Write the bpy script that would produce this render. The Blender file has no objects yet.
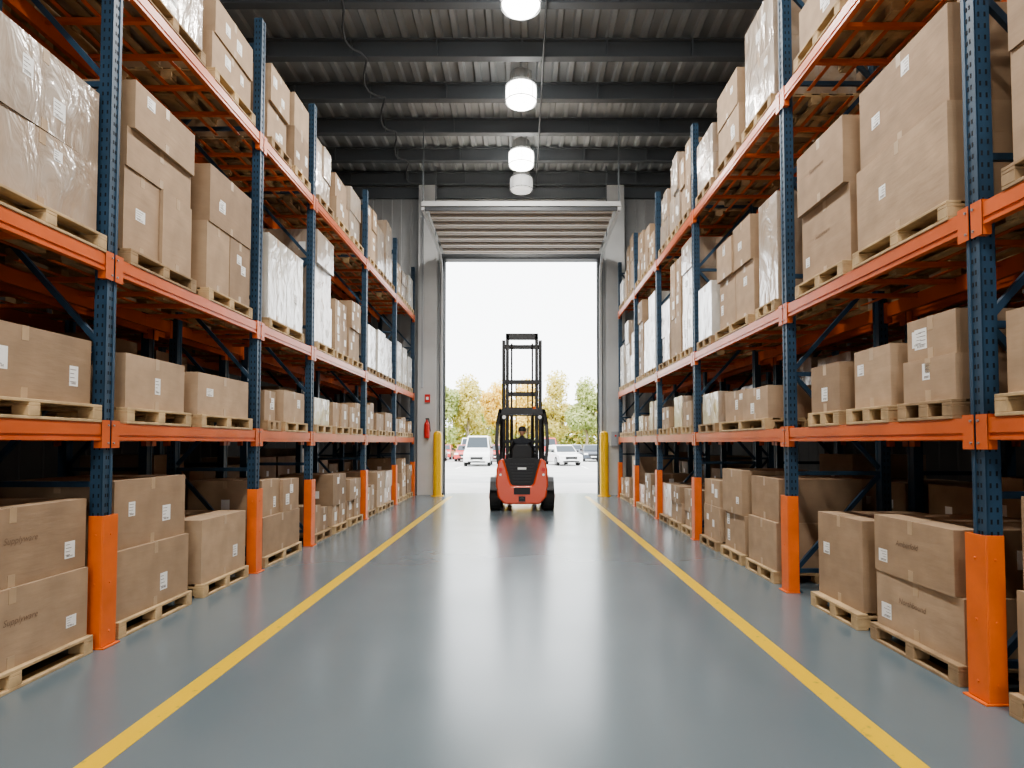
import bpy, bmesh, math, random
from mathutils import Vector, Matrix
R = random.Random(7)
scene = bpy.context.scene
COL = scene.collection

# ------------------------------------------------------------------ materials
def newmat(name):
    m = bpy.data.materials.new(name); m.use_nodes = True
    nt = m.node_tree
    return m, nt, nt.nodes['Principled BSDF']

def plain(name, col, rough=0.5, metal=0.0, noise=0.0, nscale=8.0, bump=0.0, coat=0.0):
    m, nt, b = newmat(name)
    b.inputs['Roughness'].default_value = rough
    b.inputs['Metallic'].default_value = metal
    if coat: b.inputs['Coat Weight'].default_value = coat
    c = (col[0], col[1], col[2], 1)
    if noise > 0 or bump > 0:
        tc = nt.nodes.new('ShaderNodeTexCoord')
        n = nt.nodes.new('ShaderNodeTexNoise'); n.inputs['Scale'].default_value = nscale
        n.inputs['Detail'].default_value = 6
        nt.links.new(tc.outputs['Object'], n.inputs['Vector'])
        r = nt.nodes.new('ShaderNodeValToRGB')
        r.color_ramp.elements[0].position = 0.3; r.color_ramp.elements[1].position = 0.7
        r.color_ramp.elements[0].color = tuple(max(0, x*(1-noise)) for x in col)+(1,)
        r.color_ramp.elements[1].color = tuple(min(1, x*(1+noise)) for x in col)+(1,)
        nt.links.new(n.outputs['Fac'], r.inputs['Fac'])
        nt.links.new(r.outputs['Color'], b.inputs['Base Color'])
        if bump > 0:
            bp = nt.nodes.new('ShaderNodeBump'); bp.inputs['Strength'].default_value = bump
            bp.inputs['Distance'].default_value = 0.01
            nt.links.new(n.outputs['Fac'], bp.inputs['Height'])
            nt.links.new(bp.outputs['Normal'], b.inputs['Normal'])
    else:
        b.inputs['Base Color'].default_value = c
    return m

def cardboard(name, cols, wrap=0.0):
    m, nt, b = newmat(name)
    N = nt.nodes; L = nt.links
    oi = N.new('ShaderNodeObjectInfo'); ge = N.new('ShaderNodeNewGeometry')
    add = N.new('ShaderNodeMath'); add.operation = 'ADD'
    L.new(oi.outputs['Random'], add.inputs[0]); L.new(ge.outputs['Random Per Island'], add.inputs[1])
    fr = N.new('ShaderNodeMath'); fr.operation = 'FRACT'; L.new(add.outputs[0], fr.inputs[0])
    ramp = N.new('ShaderNodeValToRGB'); e = ramp.color_ramp.elements
    e[0].color = cols[0]+(1,); e[0].position = 0
    e[1].color = cols[-1]+(1,); e[1].position = 1
    for i, c in enumerate(cols[1:-1]):
        q = e.new((i+1)/(len(cols)-1)); q.color = c+(1,)
    L.new(fr.outputs[0], ramp.inputs['Fac'])
    tc = N.new('ShaderNodeTexCoord')
    n = N.new('ShaderNodeTexNoise'); n.inputs['Scale'].default_value = 4; n.inputs['Detail'].default_value = 8
    L.new(tc.outputs['Object'], n.inputs['Vector'])
    mr = N.new('ShaderNodeMapRange'); mr.inputs[1].default_value = 0.3; mr.inputs[2].default_value = 0.7
    mr.inputs[3].default_value = 0.82; mr.inputs[4].default_value = 1.08
    L.new(n.outputs['Fac'], mr.inputs[0])
    mul = N.new('ShaderNodeMix'); mul.data_type = 'RGBA'; mul.blend_type = 'MULTIPLY'; mul.inputs['Factor'].default_value = 1
    L.new(ramp.outputs['Color'], mul.inputs[6]); L.new(mr.outputs[0], mul.inputs[7])
    out = mul.outputs[2]
    b.inputs['Roughness'].default_value = 0.72
    w = N.new('ShaderNodeTexNoise'); w.inputs['Scale'].default_value = 3 if not wrap else 2.2; w.inputs['Detail'].default_value = 4
    if wrap: w.inputs['Distortion'].default_value = 1.2
    mp = N.new('ShaderNodeMapping'); mp.inputs['Scale'].default_value = (1, 1, 5) if not wrap else (1.6, 1.6, 1.0)
    L.new(tc.outputs['Object'], mp.inputs['Vector']); L.new(mp.outputs[0], w.inputs['Vector'])
    bp = N.new('ShaderNodeBump'); bp.inputs['Strength'].default_value = 0.3 if not wrap else 0.65
    bp.inputs['Distance'].default_value = 0.012 if not wrap else 0.05
    L.new(w.outputs['Fac'], bp.inputs['Height'])
    if wrap:
        b.inputs['Roughness'].default_value = 0.3
        b.inputs['Coat Weight'].default_value = 0.9
        b.inputs['Coat Roughness'].default_value = 0.12
        r2 = N.new('ShaderNodeMapRange'); r2.inputs[1].default_value = 0.4; r2.inputs[2].default_value = 0.7
        r2.inputs[3].default_value = wrap*0.35; r2.inputs[4].default_value = wrap
        L.new(w.outputs['Fac'], r2.inputs[0])
        mx = N.new('ShaderNodeMix'); mx.data_type = 'RGBA'
        L.new(r2.outputs[0], mx.inputs['Factor']); L.new(out, mx.inputs[6])
        mx.inputs[7].default_value = (0.66, 0.66, 0.64, 1)
        out = mx.outputs[2]
        L.new(bp.outputs['Normal'], b.inputs['Coat Normal'])
    L.new(bp.outputs['Normal'], b.inputs['Normal'])
    L.new(out, b.inputs['Base Color'])
    return m

KR = [(0.285, 0.195, 0.122), (0.40, 0.285, 0.185), (0.335, 0.232, 0.148), (0.455, 0.33, 0.22), (0.365, 0.256, 0.165)]
M_card = cardboard('cardboard', KR)
M_wrap = cardboard('cardboard_stretch_wrapped', KR, wrap=0.30)
M_white = cardboard('white_wrapped_carton', [(0.5, 0.46, 0.40), (0.64, 0.61, 0.56), (0.55, 0.48, 0.38)], wrap=0.6)
M_tape = plain('packing_tape', (0.43, 0.315, 0.205), 0.3, noise=0.08)
M_seam = plain('box_seam', (0.10, 0.06, 0.035), 0.9)
M_label = plain('paper_label', (0.82, 0.82, 0.80), 0.5)
M_ink = plain('print_ink', (0.18, 0.16, 0.15), 0.7)
M_ink2 = plain('faded_print', (0.21, 0.14, 0.09), 0.8)
M_wood = plain('pallet_wood', (0.46, 0.33, 0.185), 0.75, noise=0.3, nscale=6, bump=0.3)
M_wood2 = plain('pallet_wood_dark', (0.32, 0.22, 0.125), 0.8, noise=0.3, nscale=6, bump=0.3)
M_blue = plain('blue_powdercoat', (0.024, 0.058, 0.100), 0.42, noise=0.2, nscale=3)
M_orange = plain('orange_powdercoat', (0.58, 0.130, 0.040), 0.34, noise=0.14, nscale=2)
M_guard = plain('orange_guard_paint', (0.72, 0.155, 0.03), 0.4, noise=0.12, nscale=4)
M_hole = plain('perforation_dark', (0.004, 0.006, 0.010), 0.8)
M_steel = plain('galvanised_steel', (0.36, 0.37, 0.38), 0.4, 0.7)
M_lamph = plain('lamp_housing_paint', (0.5, 0.5, 0.49), 0.4)
M_conc = plain('grey_wall_paint', (0.40, 0.405, 0.405), 0.7, noise=0.06, nscale=1.5)
M_side = plain('side_wall_cladding', (0.12, 0.11, 0.105), 0.8, noise=0.08, nscale=1.5)
M_column = plain('column_paint', (0.52, 0.525, 0.52), 0.5, noise=0.05, nscale=2)
M_frame = plain('door_frame_dark', (0.07, 0.075, 0.08), 0.5)
M_deck = plain('roof_deck', (0.33, 0.35, 0.36), 0.5, noise=0.12, nscale=1.0)
M_purlin = plain('purlin_paint', (0.115, 0.127, 0.137), 0.55)
M_door = plain('door_panel', (0.52, 0.47, 0.42), 0.45, noise=0.06)
M_doord = plain('door_panel_rib', (0.26, 0.235, 0.21), 0.5)
M_yellow = plain('bollard_yellow', (0.85, 0.52, 0.03), 0.4, noise=0.05)
M_red = plain('red_paint', (0.6, 0.03, 0.02), 0.4)
M_black = plain('black_plastic', (0.010, 0.010, 0.011), 0.5)
M_blackm = plain('black_metal', (0.014, 0.014, 0.015), 0.42)
M_rubber = plain('tyre_rubber', (0.018, 0.018, 0.018), 0.8)
M_fred = plain('forklift_red', (0.66, 0.085, 0.03), 0.38, coat=0.3)

def floor_mat():
    m, nt, b = newmat('epoxy_floor'); N = nt.nodes; L = nt.links
    tc = N.new('ShaderNodeTexCoord')
    n = N.new('ShaderNodeTexNoise'); n.inputs['Scale'].default_value = 0.4; n.inputs['Detail'].default_value = 3
    n2 = N.new('ShaderNodeTexNoise'); n2.inputs['Scale'].default_value = 1.1; n2.inputs['Detail'].default_value = 4
    n4 = N.new('ShaderNodeTexNoise'); n4.inputs['Scale'].default_value = 7.0; n4.inputs['Detail'].default_value = 8; n4.inputs['Roughness'].default_value = 0.6
    for q in (n, n2, n4): L.new(tc.outputs['Object'], q.inputs['Vector'])
    r = N.new('ShaderNodeValToRGB'); e = r.color_ramp.elements
    e[0].position = 0.3; e[0].color = (0.128, 0.165, 0.186, 1); e[1].position = 0.72; e[1].color = (0.150, 0.190, 0.212, 1)
    L.new(n.outputs['Fac'], r.inputs['Fac'])
    sp = N.new('ShaderNodeMapRange'); sp.inputs[1].default_value = 0.215; sp.inputs[2].default_value = 0.235
    sp.inputs[3].default_value = 0.3; sp.inputs[4].default_value = 1.0
    L.new(n4.outputs['Fac'], sp.inputs[0])
    mu = N.new('ShaderNodeMix'); mu.data_type = 'RGBA'; mu.blend_type = 'MULTIPLY'; mu.inputs['Factor'].default_value = 1
    L.new(r.outputs['Color'], mu.inputs[6]); L.new(sp.outputs[0], mu.inputs[7])
    wr = N.new('ShaderNodeMapRange'); wr.inputs[1].default_value = 0.77; wr.inputs[2].default_value = 0.80
    wr.inputs[3].default_value = 0.0; wr.inputs[4].default_value = 0.4
    L.new(n4.outputs['Fac'], wr.inputs[0])
    mw = N.new('ShaderNodeMix'); mw.data_type = 'RGBA'; L.new(wr.outputs[0], mw.inputs['Factor'])
    L.new(mu.outputs[2], mw.inputs[6]); mw.inputs[7].default_value = (0.34, 0.35, 0.35, 1)
    L.new(mw.outputs[2], b.inputs['Base Color'])
    mr = N.new('ShaderNodeMapRange'); mr.inputs[3].default_value = 0.18; mr.inputs[4].default_value = 0.27
    L.new(n2.outputs['Fac'], mr.inputs[0]); L.new(mr.outputs[0], b.inputs['Roughness'])
    bp = N.new('ShaderNodeBump'); bp.inputs['Strength'].default_value = 0.06; bp.inputs['Distance'].default_value = 0.02
    L.new(n2.outputs['Fac'], bp.inputs['Height']); L.new(bp.outputs['Normal'], b.inputs['Normal'])
    b.inputs['Specular IOR Level'].default_value = 0.7
    return m
M_floor = floor_mat()
def worn_yellow():
    m, nt, b = newmat('floor_line_yellow'); N = nt.nodes; L = nt.links
    tc = N.new('ShaderNodeTexCoord'); n = N.new('ShaderNodeTexNoise'); n.inputs['Scale'].default_value = 14; n.inputs['Detail'].default_value = 8
    L.new(tc.outputs['Object'], n.inputs['Vector'])
    r = N.new('ShaderNodeValToRGB'); e = r.color_ramp.elements
    e[0].position = 0.28; e[0].color = (0.35, 0.28, 0.1, 1); e[1].position = 0.38; e[1].color = (0.72, 0.48, 0.03, 1)
    L.new(n.outputs['Fac'], r.inputs['Fac']); L.new(r.outputs['Color'], b.inputs['Base Color'])
    b.inputs['Roughness'].default_value = 0.35
    return m
M_line = worn_yellow()
def emis(name, col, s):
    m, nt, b = newmat(name)
    b.inputs['Base Color'].default_value = col+(1,)
    b.inputs['Emission Color'].default_value = col+(1,); b.inputs['Emission Strength'].default_value = s
    return m
M_glow = emis('lamp_glass_lit', (1.0, 0.98, 0.93), 10)
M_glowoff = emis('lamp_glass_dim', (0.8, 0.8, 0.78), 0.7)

# ------------------------------------------------------------------ mesh builder
class MB:
    def __init__(s): s.v = []; s.f = []; s.m = []; s.mats = []
    def mi(s, mat):
        if mat not in s.mats: s.mats.append(mat)
        return s.mats.index(mat)
    def hexa(s, pts, mat):
        b = len(s.v); s.v += [tuple(p) for p in pts]; k = s.mi(mat)
        for f in ((0,3,2,1),(4,5,6,7),(0,1,5,4),(1,2,6,5),(2,3,7,6),(3,0,4,7)):
            s.f.append(tuple(b+i for i in f)); s.m.append(k)
    def box(s, x0, x1, y0, y1, z0, z1, mat):
        if x0 > x1: x0, x1 = x1, x0
        if y0 > y1: y0, y1 = y1, y0
        if z0 > z1: z0, z1 = z1, z0
        s.hexa([(x0,y0,z0),(x1,y0,z0),(x1,y1,z0),(x0,y1,z0),(x0,y0,z1),(x1,y0,z1),(x1,y1,z1),(x0,y1,z1)], mat)
    def bar(s, p0, p1, w, h, mat, up=(0,0,1)):
        p0 = Vector(p0); p1 = Vector(p1); d = (p1-p0).normalized()
        u = Vector(up)
        if abs(d.dot(u)) > 0.98: u = Vector((0,1,0))
        a = d.cross(u).normalized(); c = a.cross(d).normalized()
        q = []
        for p in (p0, p1):
            q += [p-a*w/2-c*h/2, p+a*w/2-c*h/2, p+a*w/2+c*h/2, p-a*w/2+c*h/2]
        s.hexa(q, mat)
    def cyl(s, p0, p1, r0, mat, r1=None, n=16, cap=True):
        r1 = r0 if r1 is None else r1
        p0 = Vector(p0); p1 = Vector(p1); d = (p1-p0).normalized()
        u = Vector((0,0,1)) if abs(d.z) < 0.95 else Vector((0,1,0))
        a = d.cross(u).normalized(); c = a.cross(d).normalized()
        b = len(s.v); k = s.mi(mat)
        for i in range(n):
            t = 2*math.pi*i/n; o = a*math.cos(t)+c*math.sin(t)
            s.v.append(tuple(p0+o*r0)); s.v.append(tuple(p1+o*r1))
        for i in range(n):
            j = (i+1) % n
            s.f.append((b+2*i, b+2*j, b+2*j+1, b+2*i+1)); s.m.append(k)
        if cap:
            s.f.append(tuple(b+2*i for i in range(n))[::-1]); s.m.append(k)
            s.f.append(tuple(b+2*i+1 for i in range(n))); s.m.append(k)
    def lathe(s, c, prof, mat, n=24):
        b = len(s.v); k = s.mi(mat)
        for (r, z) in prof:
            for i in range(n):
                t = 2*math.pi*i/n; s.v.append((c[0]+r*math.cos(t), c[1]+r*math.sin(t), c[2]+z))
        for q in range(len(prof)-1):
            for i in range(n):
                j = (i+1) % n
                s.f.append((b+q*n+i, b+q*n+j, b+(q+1)*n+j, b+(q+1)*n+i)); s.m.append(k)
    def prism(s, pts, axis, a0, a1, mat):
        b = len(s.v); k = s.mi(mat); n = len(pts)
        for a in (a0, a1):
            for p in pts:
                s.v.append((p[0], a, p[1]) if axis == 'y' else (a, p[0], p[1]))
        for i in range(n):
            j = (i+1) % n; s.f.append((b+i, b+j, b+n+j, b+n+i)); s.m.append(k)
        s.f.append(tuple(b+i for i in range(n))[::-1]); s.m.append(k)
        s.f.append(tuple(b+n+i for i in range(n))); s.m.append(k)
    def quad(s, pts, mat):
        b = len(s.v); s.v += [tuple(p) for p in pts]; s.f.append(tuple(range(b, b+len(pts)))); s.m.append(s.mi(mat))
    def build(s, name, bevel=0.0, seg=2, smooth=False, loc=(0,0,0), rotz=0, parent=None, fixn=False):
        me = bpy.data.meshes.new(name); me.from_pydata(s.v, [], s.f)
        for m in s.mats: me.materials.append(m)
        me.polygons.foreach_set('material_index', s.m)
        if fixn:
            bm = bmesh.new(); bm.from_mesh(me); bmesh.ops.recalc_face_normals(bm, faces=bm.faces); bm.to_mesh(me); bm.free()
        if smooth: me.polygons.foreach_set('use_smooth', [True]*len(me.polygons))
        me.update()
        o = bpy.data.objects.new(name, me); COL.objects.link(o)
        o.location = loc; o.rotation_euler = (0, 0, rotz)
        if parent: o.parent = parent
        if bevel:
            md = o.modifiers.new('bevel', 'BEVEL'); md.width = bevel; md.segments = seg; md.limit_method = 'ANGLE'; md.angle_limit = math.radians(40)
        if smooth:
            try:
                md = o.modifiers.new('wn', 'WEIGHTED_NORMAL'); md.keep_sharp = True
            except Exception: pass
            bm = bmesh.new(); bm.from_mesh(me)
            for e in bm.edges:
                if len(e.link_faces) == 2 and e.calc_face_angle(0) > math.radians(40): e.smooth = False
            bm.to_mesh(me); bm.free()
        return o

# ------------------------------------------------------------------ room shell
XW = 9.5; YB = 19.5; YF = -12.0; ZC = 10.2
DL, DR, DH = -2.45, 2.40, 7.45
m = MB(); m.box(-XW, XW, YF, YB+0.3, -0.2, 0, M_floor); m.build('floor')
m = MB()
m.box(-XW, DL, YB, YB+0.3, 0, ZC, M_conc); m.box(DR, XW, YB, YB+0.3, 0, ZC, M_conc); m.box(DL, DR, YB, YB+0.3, DH+0.05, ZC, M_conc)
x = -XW+0.2
while x < XW-0.2:
    if x < DL-0.3 or x > DR+0.25: m.box(x, x+0.07, YB-0.035, YB, 0.25, ZC, M_conc)
    else: m.box(x, x+0.07, YB-0.035, YB, DH+0.3, ZC, M_conc)
    x += 0.3
m.build('wall_back')
for nm, s in (('wall_left', -1), ('wall_right', 1)):
    m = MB(); m.box(s*XW, s*(XW+0.25), YF, YB+0.3, 0, ZC, M_side)
    y = YF+0.3
    while y < YB: m.box(s*XW, s*(XW-0.04), y, y+0.1, 0.2, ZC, M_side); y += 0.6
    m.build(nm)
m = MB()
m.box(-XW, -4, YF-0.3, YF, 0, ZC, M_conc); m.box(4, XW, YF-0.3, YF, 0, ZC, M_conc); m.box(-4, 4, YF-0.3, YF, 7, ZC, M_conc)  # unseen opening, added so sky light reaches the camera-facing sides
m.build('wall_front')
m = MB(); m.box(-XW-0.25, XW+0.25, YF-0.3, YB+0.3, ZC, ZC+0.2, M_deck)
x = -XW+0.1
while x < XW-0.1:
    m.prism([(x, ZC), (x+0.04, ZC-0.07), (x+0.14, ZC-0.07), (x+0.18, ZC)], 'y', YF, YB, M_deck); x += 0.36
m.build('ceiling')
y = YB-0.25; i = 0
while y > YF+0.3:
    m = MB()
    m.box(-XW, XW, y-0.09, y+0.09, 9.72, 9.745, M_purlin)
    m.box(-XW, XW, y-0.015, y+0.015, 9.745, 10.09, M_purlin)
    m.box(-XW, XW, y-0.09, y+0.09, 10.09, 10.12, M_purlin)
    for k in range(-5, 6):
        m.box(k*1.8-0.02, k*1.8+0.02, y-0.085, y+0.085, 9.745, 10.09, M_purlin)
    m.build('ceiling_purlin'); y -= 1.6
m = MB()
m.cyl((0.45, YF, 9.68), (0.45, YB, 9.68), 0.022, M_frame, n=10)
pts = []
for k in range(60):
    yy = YB-0.5-k*0.3; f = (k*0.3/1.6) % 1
    pts.append((-3.2-0.25*math.sin(math.pi*f), yy, 9.66-0.22*math.sin(math.pi*f)))
for a, b_ in zip(pts[:-1], pts[1:]): m.cyl(a, b_, 0.022, M_frame, n=8)
m.build('ceiling_conduit')
m = MB(); m.box(-XW, XW, YB-0.14, YB-0.04, 9.35, 9.68, M_purlin); m.build('trim_wall_head')

for X in (-2.95, 2.92):
    m = MB()
    m.box(X-0.28, X+0.28, YB-0.36, YB-0.33, 0, 9.68, M_column); m.box(X-0.28, X+0.28, YB-0.07, YB-0.04, 0, 9.3, M_column)
    m.box(X-0.02, X+0.02, YB-0.33, YB-0.07, 0, 9.3, M_column)
    m.build('steel_column')
m = MB()
m.box(DL-0.14, DL, YB-0.06, YB+0.32, 0, DH, M_frame); m.box(DR, DR+0.14, YB-0.06, YB+0.32, 0, DH, M_frame); m.box(DL-0.14, DR+0.14, YB-0.06, YB+0.32, DH-0.02, DH+0.14, M_frame)
m.build('trim_1')
root = bpy.data.objects.new('door_1', None); COL.objects.link(root); root.location = (0, YB-0.3, 7.4)
def track_pt(t):
    y0 = YB-0.22
    return (y0-t, 7.46+0.035*t)
m = MB()
def slab(u0, u1, lo0, lo1, hi0, hi1, mat):
    (a, c), (b2, d) = track_pt(u0), track_pt(u1)
    m.hexa([(DL+0.03, a, c+lo0), (DR-0.03, a, c+lo0), (DR-0.03, b2, d+lo1), (DL+0.03, b2, d+lo1),
            (DL+0.03, a, c+hi0), (DR-0.03, a, c+hi0), (DR-0.03, b2, d+hi1), (DL+0.03, b2, d+hi1)], mat)
P = 0.52; t = 0.02
for k in range(7):
    slab(t, t+P-0.05, 0.07, 0.0, 0.12, 0.06, M_door)
    slab(t+P-0.05, t+P, 0.03, 0.04, 0.08, 0.08, M_doord)
    slab(t+P*0.42, t+P*0.48, 0.025, 0.018, 0.05, 0.05, M_door)
    t += P
a = track_pt(t+0.04)
m.box(DL-0.10, DR+0.10, a[0]-0.06, a[0]+0.06, a[1]+0.02, a[1]+0.14, M_column)
m.box(DL-0.02, DR+0.02, a[0]-0.03, a[0]+0.03, a[1]-0.08, a[1]+0.02, M_frame)
m.build('door_panels', parent=root, loc=(0, -(YB-0.3), -7.4), fixn=True)
m = MB()
for X in (DL-0.07, DR+0.07):
    pr = None
    for p in [(YB-0.12, 0.05), (YB-0.12, 6.6), (YB-0.18, 6.95), (YB-0.36, 7.25), (YB-0.7, 7.42), (YB-1.3, 7.48), (YB-3.95, 7.56)]:
        if pr: m.bar((X, pr[0], pr[1]), (X, p[0], p[1]), 0.07, 0.09, M_column)
        pr = p
    for yy in (YB-1.6, YB-3.9):
        m.bar((X, yy, 7.5), (X, yy, 9.70), 0.03, 0.03, M_purlin, up=(0,1,0))
m.cyl((DL-0.2, YB-0.16, 7.95), (DR+0.2, YB-0.16, 7.95), 0.05, M_steel)
for X in (DL+0.3, DR-0.3): m.cyl((X-0.15, YB-0.16, 7.95), (X+0.15, YB-0.16, 7.95), 0.11, M_frame)
m.build('door_tracks', parent=root, loc=(0, -(YB-0.3), -7.4))
for X in (-2.55, 2.48):
    m = MB(); m.lathe((X, YB-0.75, 0), [(0.0, 1.96), (0.07, 1.95), (0.115, 1.91), (0.13, 1.85), (0.13, 0.02), (0.2, 0.02), (0.2, 0.0), (0, 0)], M_yellow)
    m.build('safety_bollard', smooth=True, fixn=True)
m = MB(); m.box(-2.21, -2.07, YF+1, YB-0.9, 0.0, 0.002, M_line); m.build('floor_line_marking')
m = MB(); m.box(1.87, 2.01, YF+1, YB-0.9, 0.0, 0.002, M_line); m.build('floor_line_marking')

m = MB(); m.box(-3.0, -2.84, YB-0.43, YB-0.365, 2.85, 3.1, M_red); m.box(-2.96, -2.88, YB-0.445, YB-0.43, 2.93, 3.02, M_label); m.build('fire_alarm_box', bevel=0.01)
m = MB()
m.lathe((-2.92, YB-0.47, 1.75), [(0, 0), (0.075, 0.0), (0.085, 0.03), (0.085, 0.42), (0.05, 0.5), (0.025, 0.52), (0.025, 0.58), (0, 0.58)], M_red, n=16)
m.box(-2.96, -2.85, YB-0.50, YB-0.46, 2.32, 2.36, M_black); m.cyl((-2.86, YB-0.47, 2.33), (-2.81, YB-0.47, 1.95), 0.014, M_black, n=8)
m.box(-2.97, -2.87, YB-0.39, YB-0.365, 1.8, 2.2, M_steel)
m.build('fire_extinguisher')
m = MB(); m.box(2.75, 2.99, YB-0.48, YB-0.365, 1.5, 1.95, M_steel)
m.cyl((2.87, YB-0.49, 1.82), (2.87, YB-0.48, 1.82), 0.03, M_red, n=12); m.build('door_control_box')
m = MB(); m.box(-3.12, -3.06, YB-0.41, YB-0.365, 3.3, 9.2, M_steel); m.build('cable_conduit')

# ------------------------------------------------------------------ high bay lamps
def lamp(x, y, lit=True, power=200):
    root = bpy.data.objects.new('high_bay_lamp', None); COL.objects.link(root); root.location = (x, y, 9.14)
    m = MB(); g = M_glow if lit else M_glowoff
    m.lathe((0,0,0), [(0, 0.0), (0.20, 0.005), (0.29, 0.03), (0.33, 0.09), (0.34, 0.30), (0.33, 0.40), (0.27, 0.44)], g, n=32)
    m.build('glass_refractor', smooth=True, parent=root, fixn=True)
    m = MB()
    m.lathe((0,0,0), [(0.27, 0.44), (0.29, 0.45), (0.29, 0.49), (0.22, 0.53), (0.21, 0.55), (0.21, 0.74), (0.14, 0.79), (0.05, 0.80), (0, 0.81)], M_lamph, n=32)
    for k in range(14):
        t = math.pi*2*k/14; c, s_ = math.cos(t), math.sin(t)
        m.bar((0.21*c, 0.21*s_, 0.55), (0.21*c, 0.21*s_, 0.74), 0.015, 0.07, M_lamph, up=(c, s_, 0))
    for k in range(8):
        t = math.pi*2*k/8; m.cyl((0.35*math.cos(t), 0.35*math.sin(t), 0.05), (0.35*math.cos(t), 0.35*math.sin(t), 0.42), 0.006, M_steel, n=6)
    for zz in (0.06, 0.40):
        m.lathe((0,0,zz), [(0.345, 0), (0.356, 0), (0.356, 0.015), (0.345, 0.015), (0.345, 0)], M_steel, n=32)
    m.cyl((0,0,0.79), (0,0,0.985), 0.018, M_steel, n=8)
    m.build('housing', smooth=True, parent=root, fixn=True)
    if lit:
        l = bpy.data.lights.new('bulb', 'AREA'); l.shape = 'DISK'; l.size = 0.55; l.energy = power; l.color = (1.0, 0.965, 0.915)
        o = bpy.data.objects.new('bulb', l); COL.objects.link(o); o.parent = root; o.location = (0, 0, -0.02)
for y in (10.55, 13.6, 16.75, 8.2, 5.5, 2.8, 0.1, -2.6, -5.3, -8.0): lamp(-0.02, y)  # nearer and rear ones are unseen, added as hidden lighting for the aisle
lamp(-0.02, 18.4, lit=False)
for s in (-1, 1):
    for y in (-6, 2, 10): lamp(s*7.6, y, power=55)  # unseen side-aisle rows, added for interior light

# ------------------------------------------------------------------ racks
LEV = [1.69, 3.03, 5.42]
BH = 0.14
PT = 7.0
def rack(s, xf, posts, detail=True, depth=1.1):
    m = MB(); W = 0.115
    for k, y in enumerate(posts):
        for xi, rear in ((xf, False), (xf+depth-0.10, True)):
            m.box(s*(xi+0.006), s*(xi+0.10), y-W/2, y+W/2, 0.01, PT, M_blue)
            for d in (-1, 1):
                m.box(s*xi, s*(xi+0.01), y+d*W/2, y+d*(W/2-0.03), 0.01, PT, M_blue)
            m.box(s*(xi-0.02), s*(xi+0.12), y-0.08, y+0.08, 0, 0.012, M_blue)
            if detail and (not rear or y < 8):
                z = 0.12
                while z < PT-0.05:
                    if not rear:
                        for d in (-0.014, 0.014):
                            m.box(s*(xi+0.0035), s*(xi+0.007), y+d-0.006, y+d+0.006, z, z+0.028, M_hole)
                    for d in (0.03, 0.07):
                        m.box(s*(xi+d-0.006), s*(xi+d+0.006), y-W/2-0.0015, y-W/2, z+0.0, z+0.03, M_hole)
                    z += 0.075 if y < 11 else 0.15
        z = 0.25; f = True
        m.box(s*(xf+0.1), s*(xf+depth-0.1), y-0.02, y+0.02, 0.2, 0.245, M_blue)
        while z+1.05 < PT:
            a, b2 = (s*(xf+0.1), y, z), (s*(xf+depth-0.1), y, z+1.0)
            if not f: a, b2 = (s*(xf+depth-0.1), y, z), (s*(xf+0.1), y, z+1.0)
            m.bar(a, b2, 0.035, 0.045, M_blue)
            m.box(s*(xf+0.1), s*(xf+depth-0.1), y-0.018, y+0.018, z+1.0, z+1.045, M_blue)
            z += 1.08; f = not f
    for a, b2 in zip(posts[:-1], posts[1:]):
        for zc in LEV:
            y0, y1 = a+W/2, b2-W/2
            for xa, sg in ((xf-0.012, 1), (xf+depth+0.012, -1)):
                m.box(s*xa, s*(xa+sg*0.05), y0, y1, zc-BH/2+0.045, zc+BH/2, M_orange)
                m.box(s*(xa+sg*0.008), s*(xa+sg*0.05), y0, y1, zc-BH/2+0.02, zc-BH/2+0.045, M_orange)
                m.box(s*xa, s*(xa+sg*0.05), y0, y1, zc-BH/2, zc-BH/2+0.02, M_orange)
                for ye, dd in ((y0, 1), (y1, -1)):
                    m.box(s*(xa-sg*0.006), s*(xa+sg*0.055), ye, ye+dd*0.05, zc-0.13, zc+0.09, M_orange)
                    m.box(s*(xa-sg*0.007), s*(xa-sg*0.001), ye-dd*0.045, ye+dd*0.05, zc-0.13, zc+0.09, M_orange)
                    if detail:
                        for zz in (-0.09, 0.05):
                            m.cyl((s*(xa-sg*0.007), ye-dd*0.025, zc+zz), (s*(xa-sg*0.014), ye-dd*0.025, zc+zz), 0.009, M_steel, n=6)
            n = 5
            for k in range(1, n):
                yy = y0+(y1-y0)*k/n
                m.box(s*(xf+0.03), s*(xf+depth-0.03), yy-0.025, yy+0.025, zc+BH/2-0.05, zc+BH/2-0.01, M_orange)
            for k in range(1, 4):
                xx = xf+depth*k/4
                m.box(s*(xx-0.02), s*(xx+0.02), y0, y1, zc+BH/2-0.012, zc+BH/2-0.004, M_orange)
    m.build('pallet_rack')

XL, XR = 3.30, 2.88
postsL = [-8.6, -5.9, -3.2, -0.7, 2.1, 4.95, 7.75, 9.74, 13.1, 16.2, 18.9]
postsR = [-9.6, -6.9, -4.2, -1.6, 1.1, 3.92, 6.76, 10.35, 13.2, 15.8, 18.4]
rack(-1, XL, postsL); rack(1, XR, postsR)
rack(-1, XL+1.35, postsL, False); rack(1, XR+1.35, postsR, False)

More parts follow.
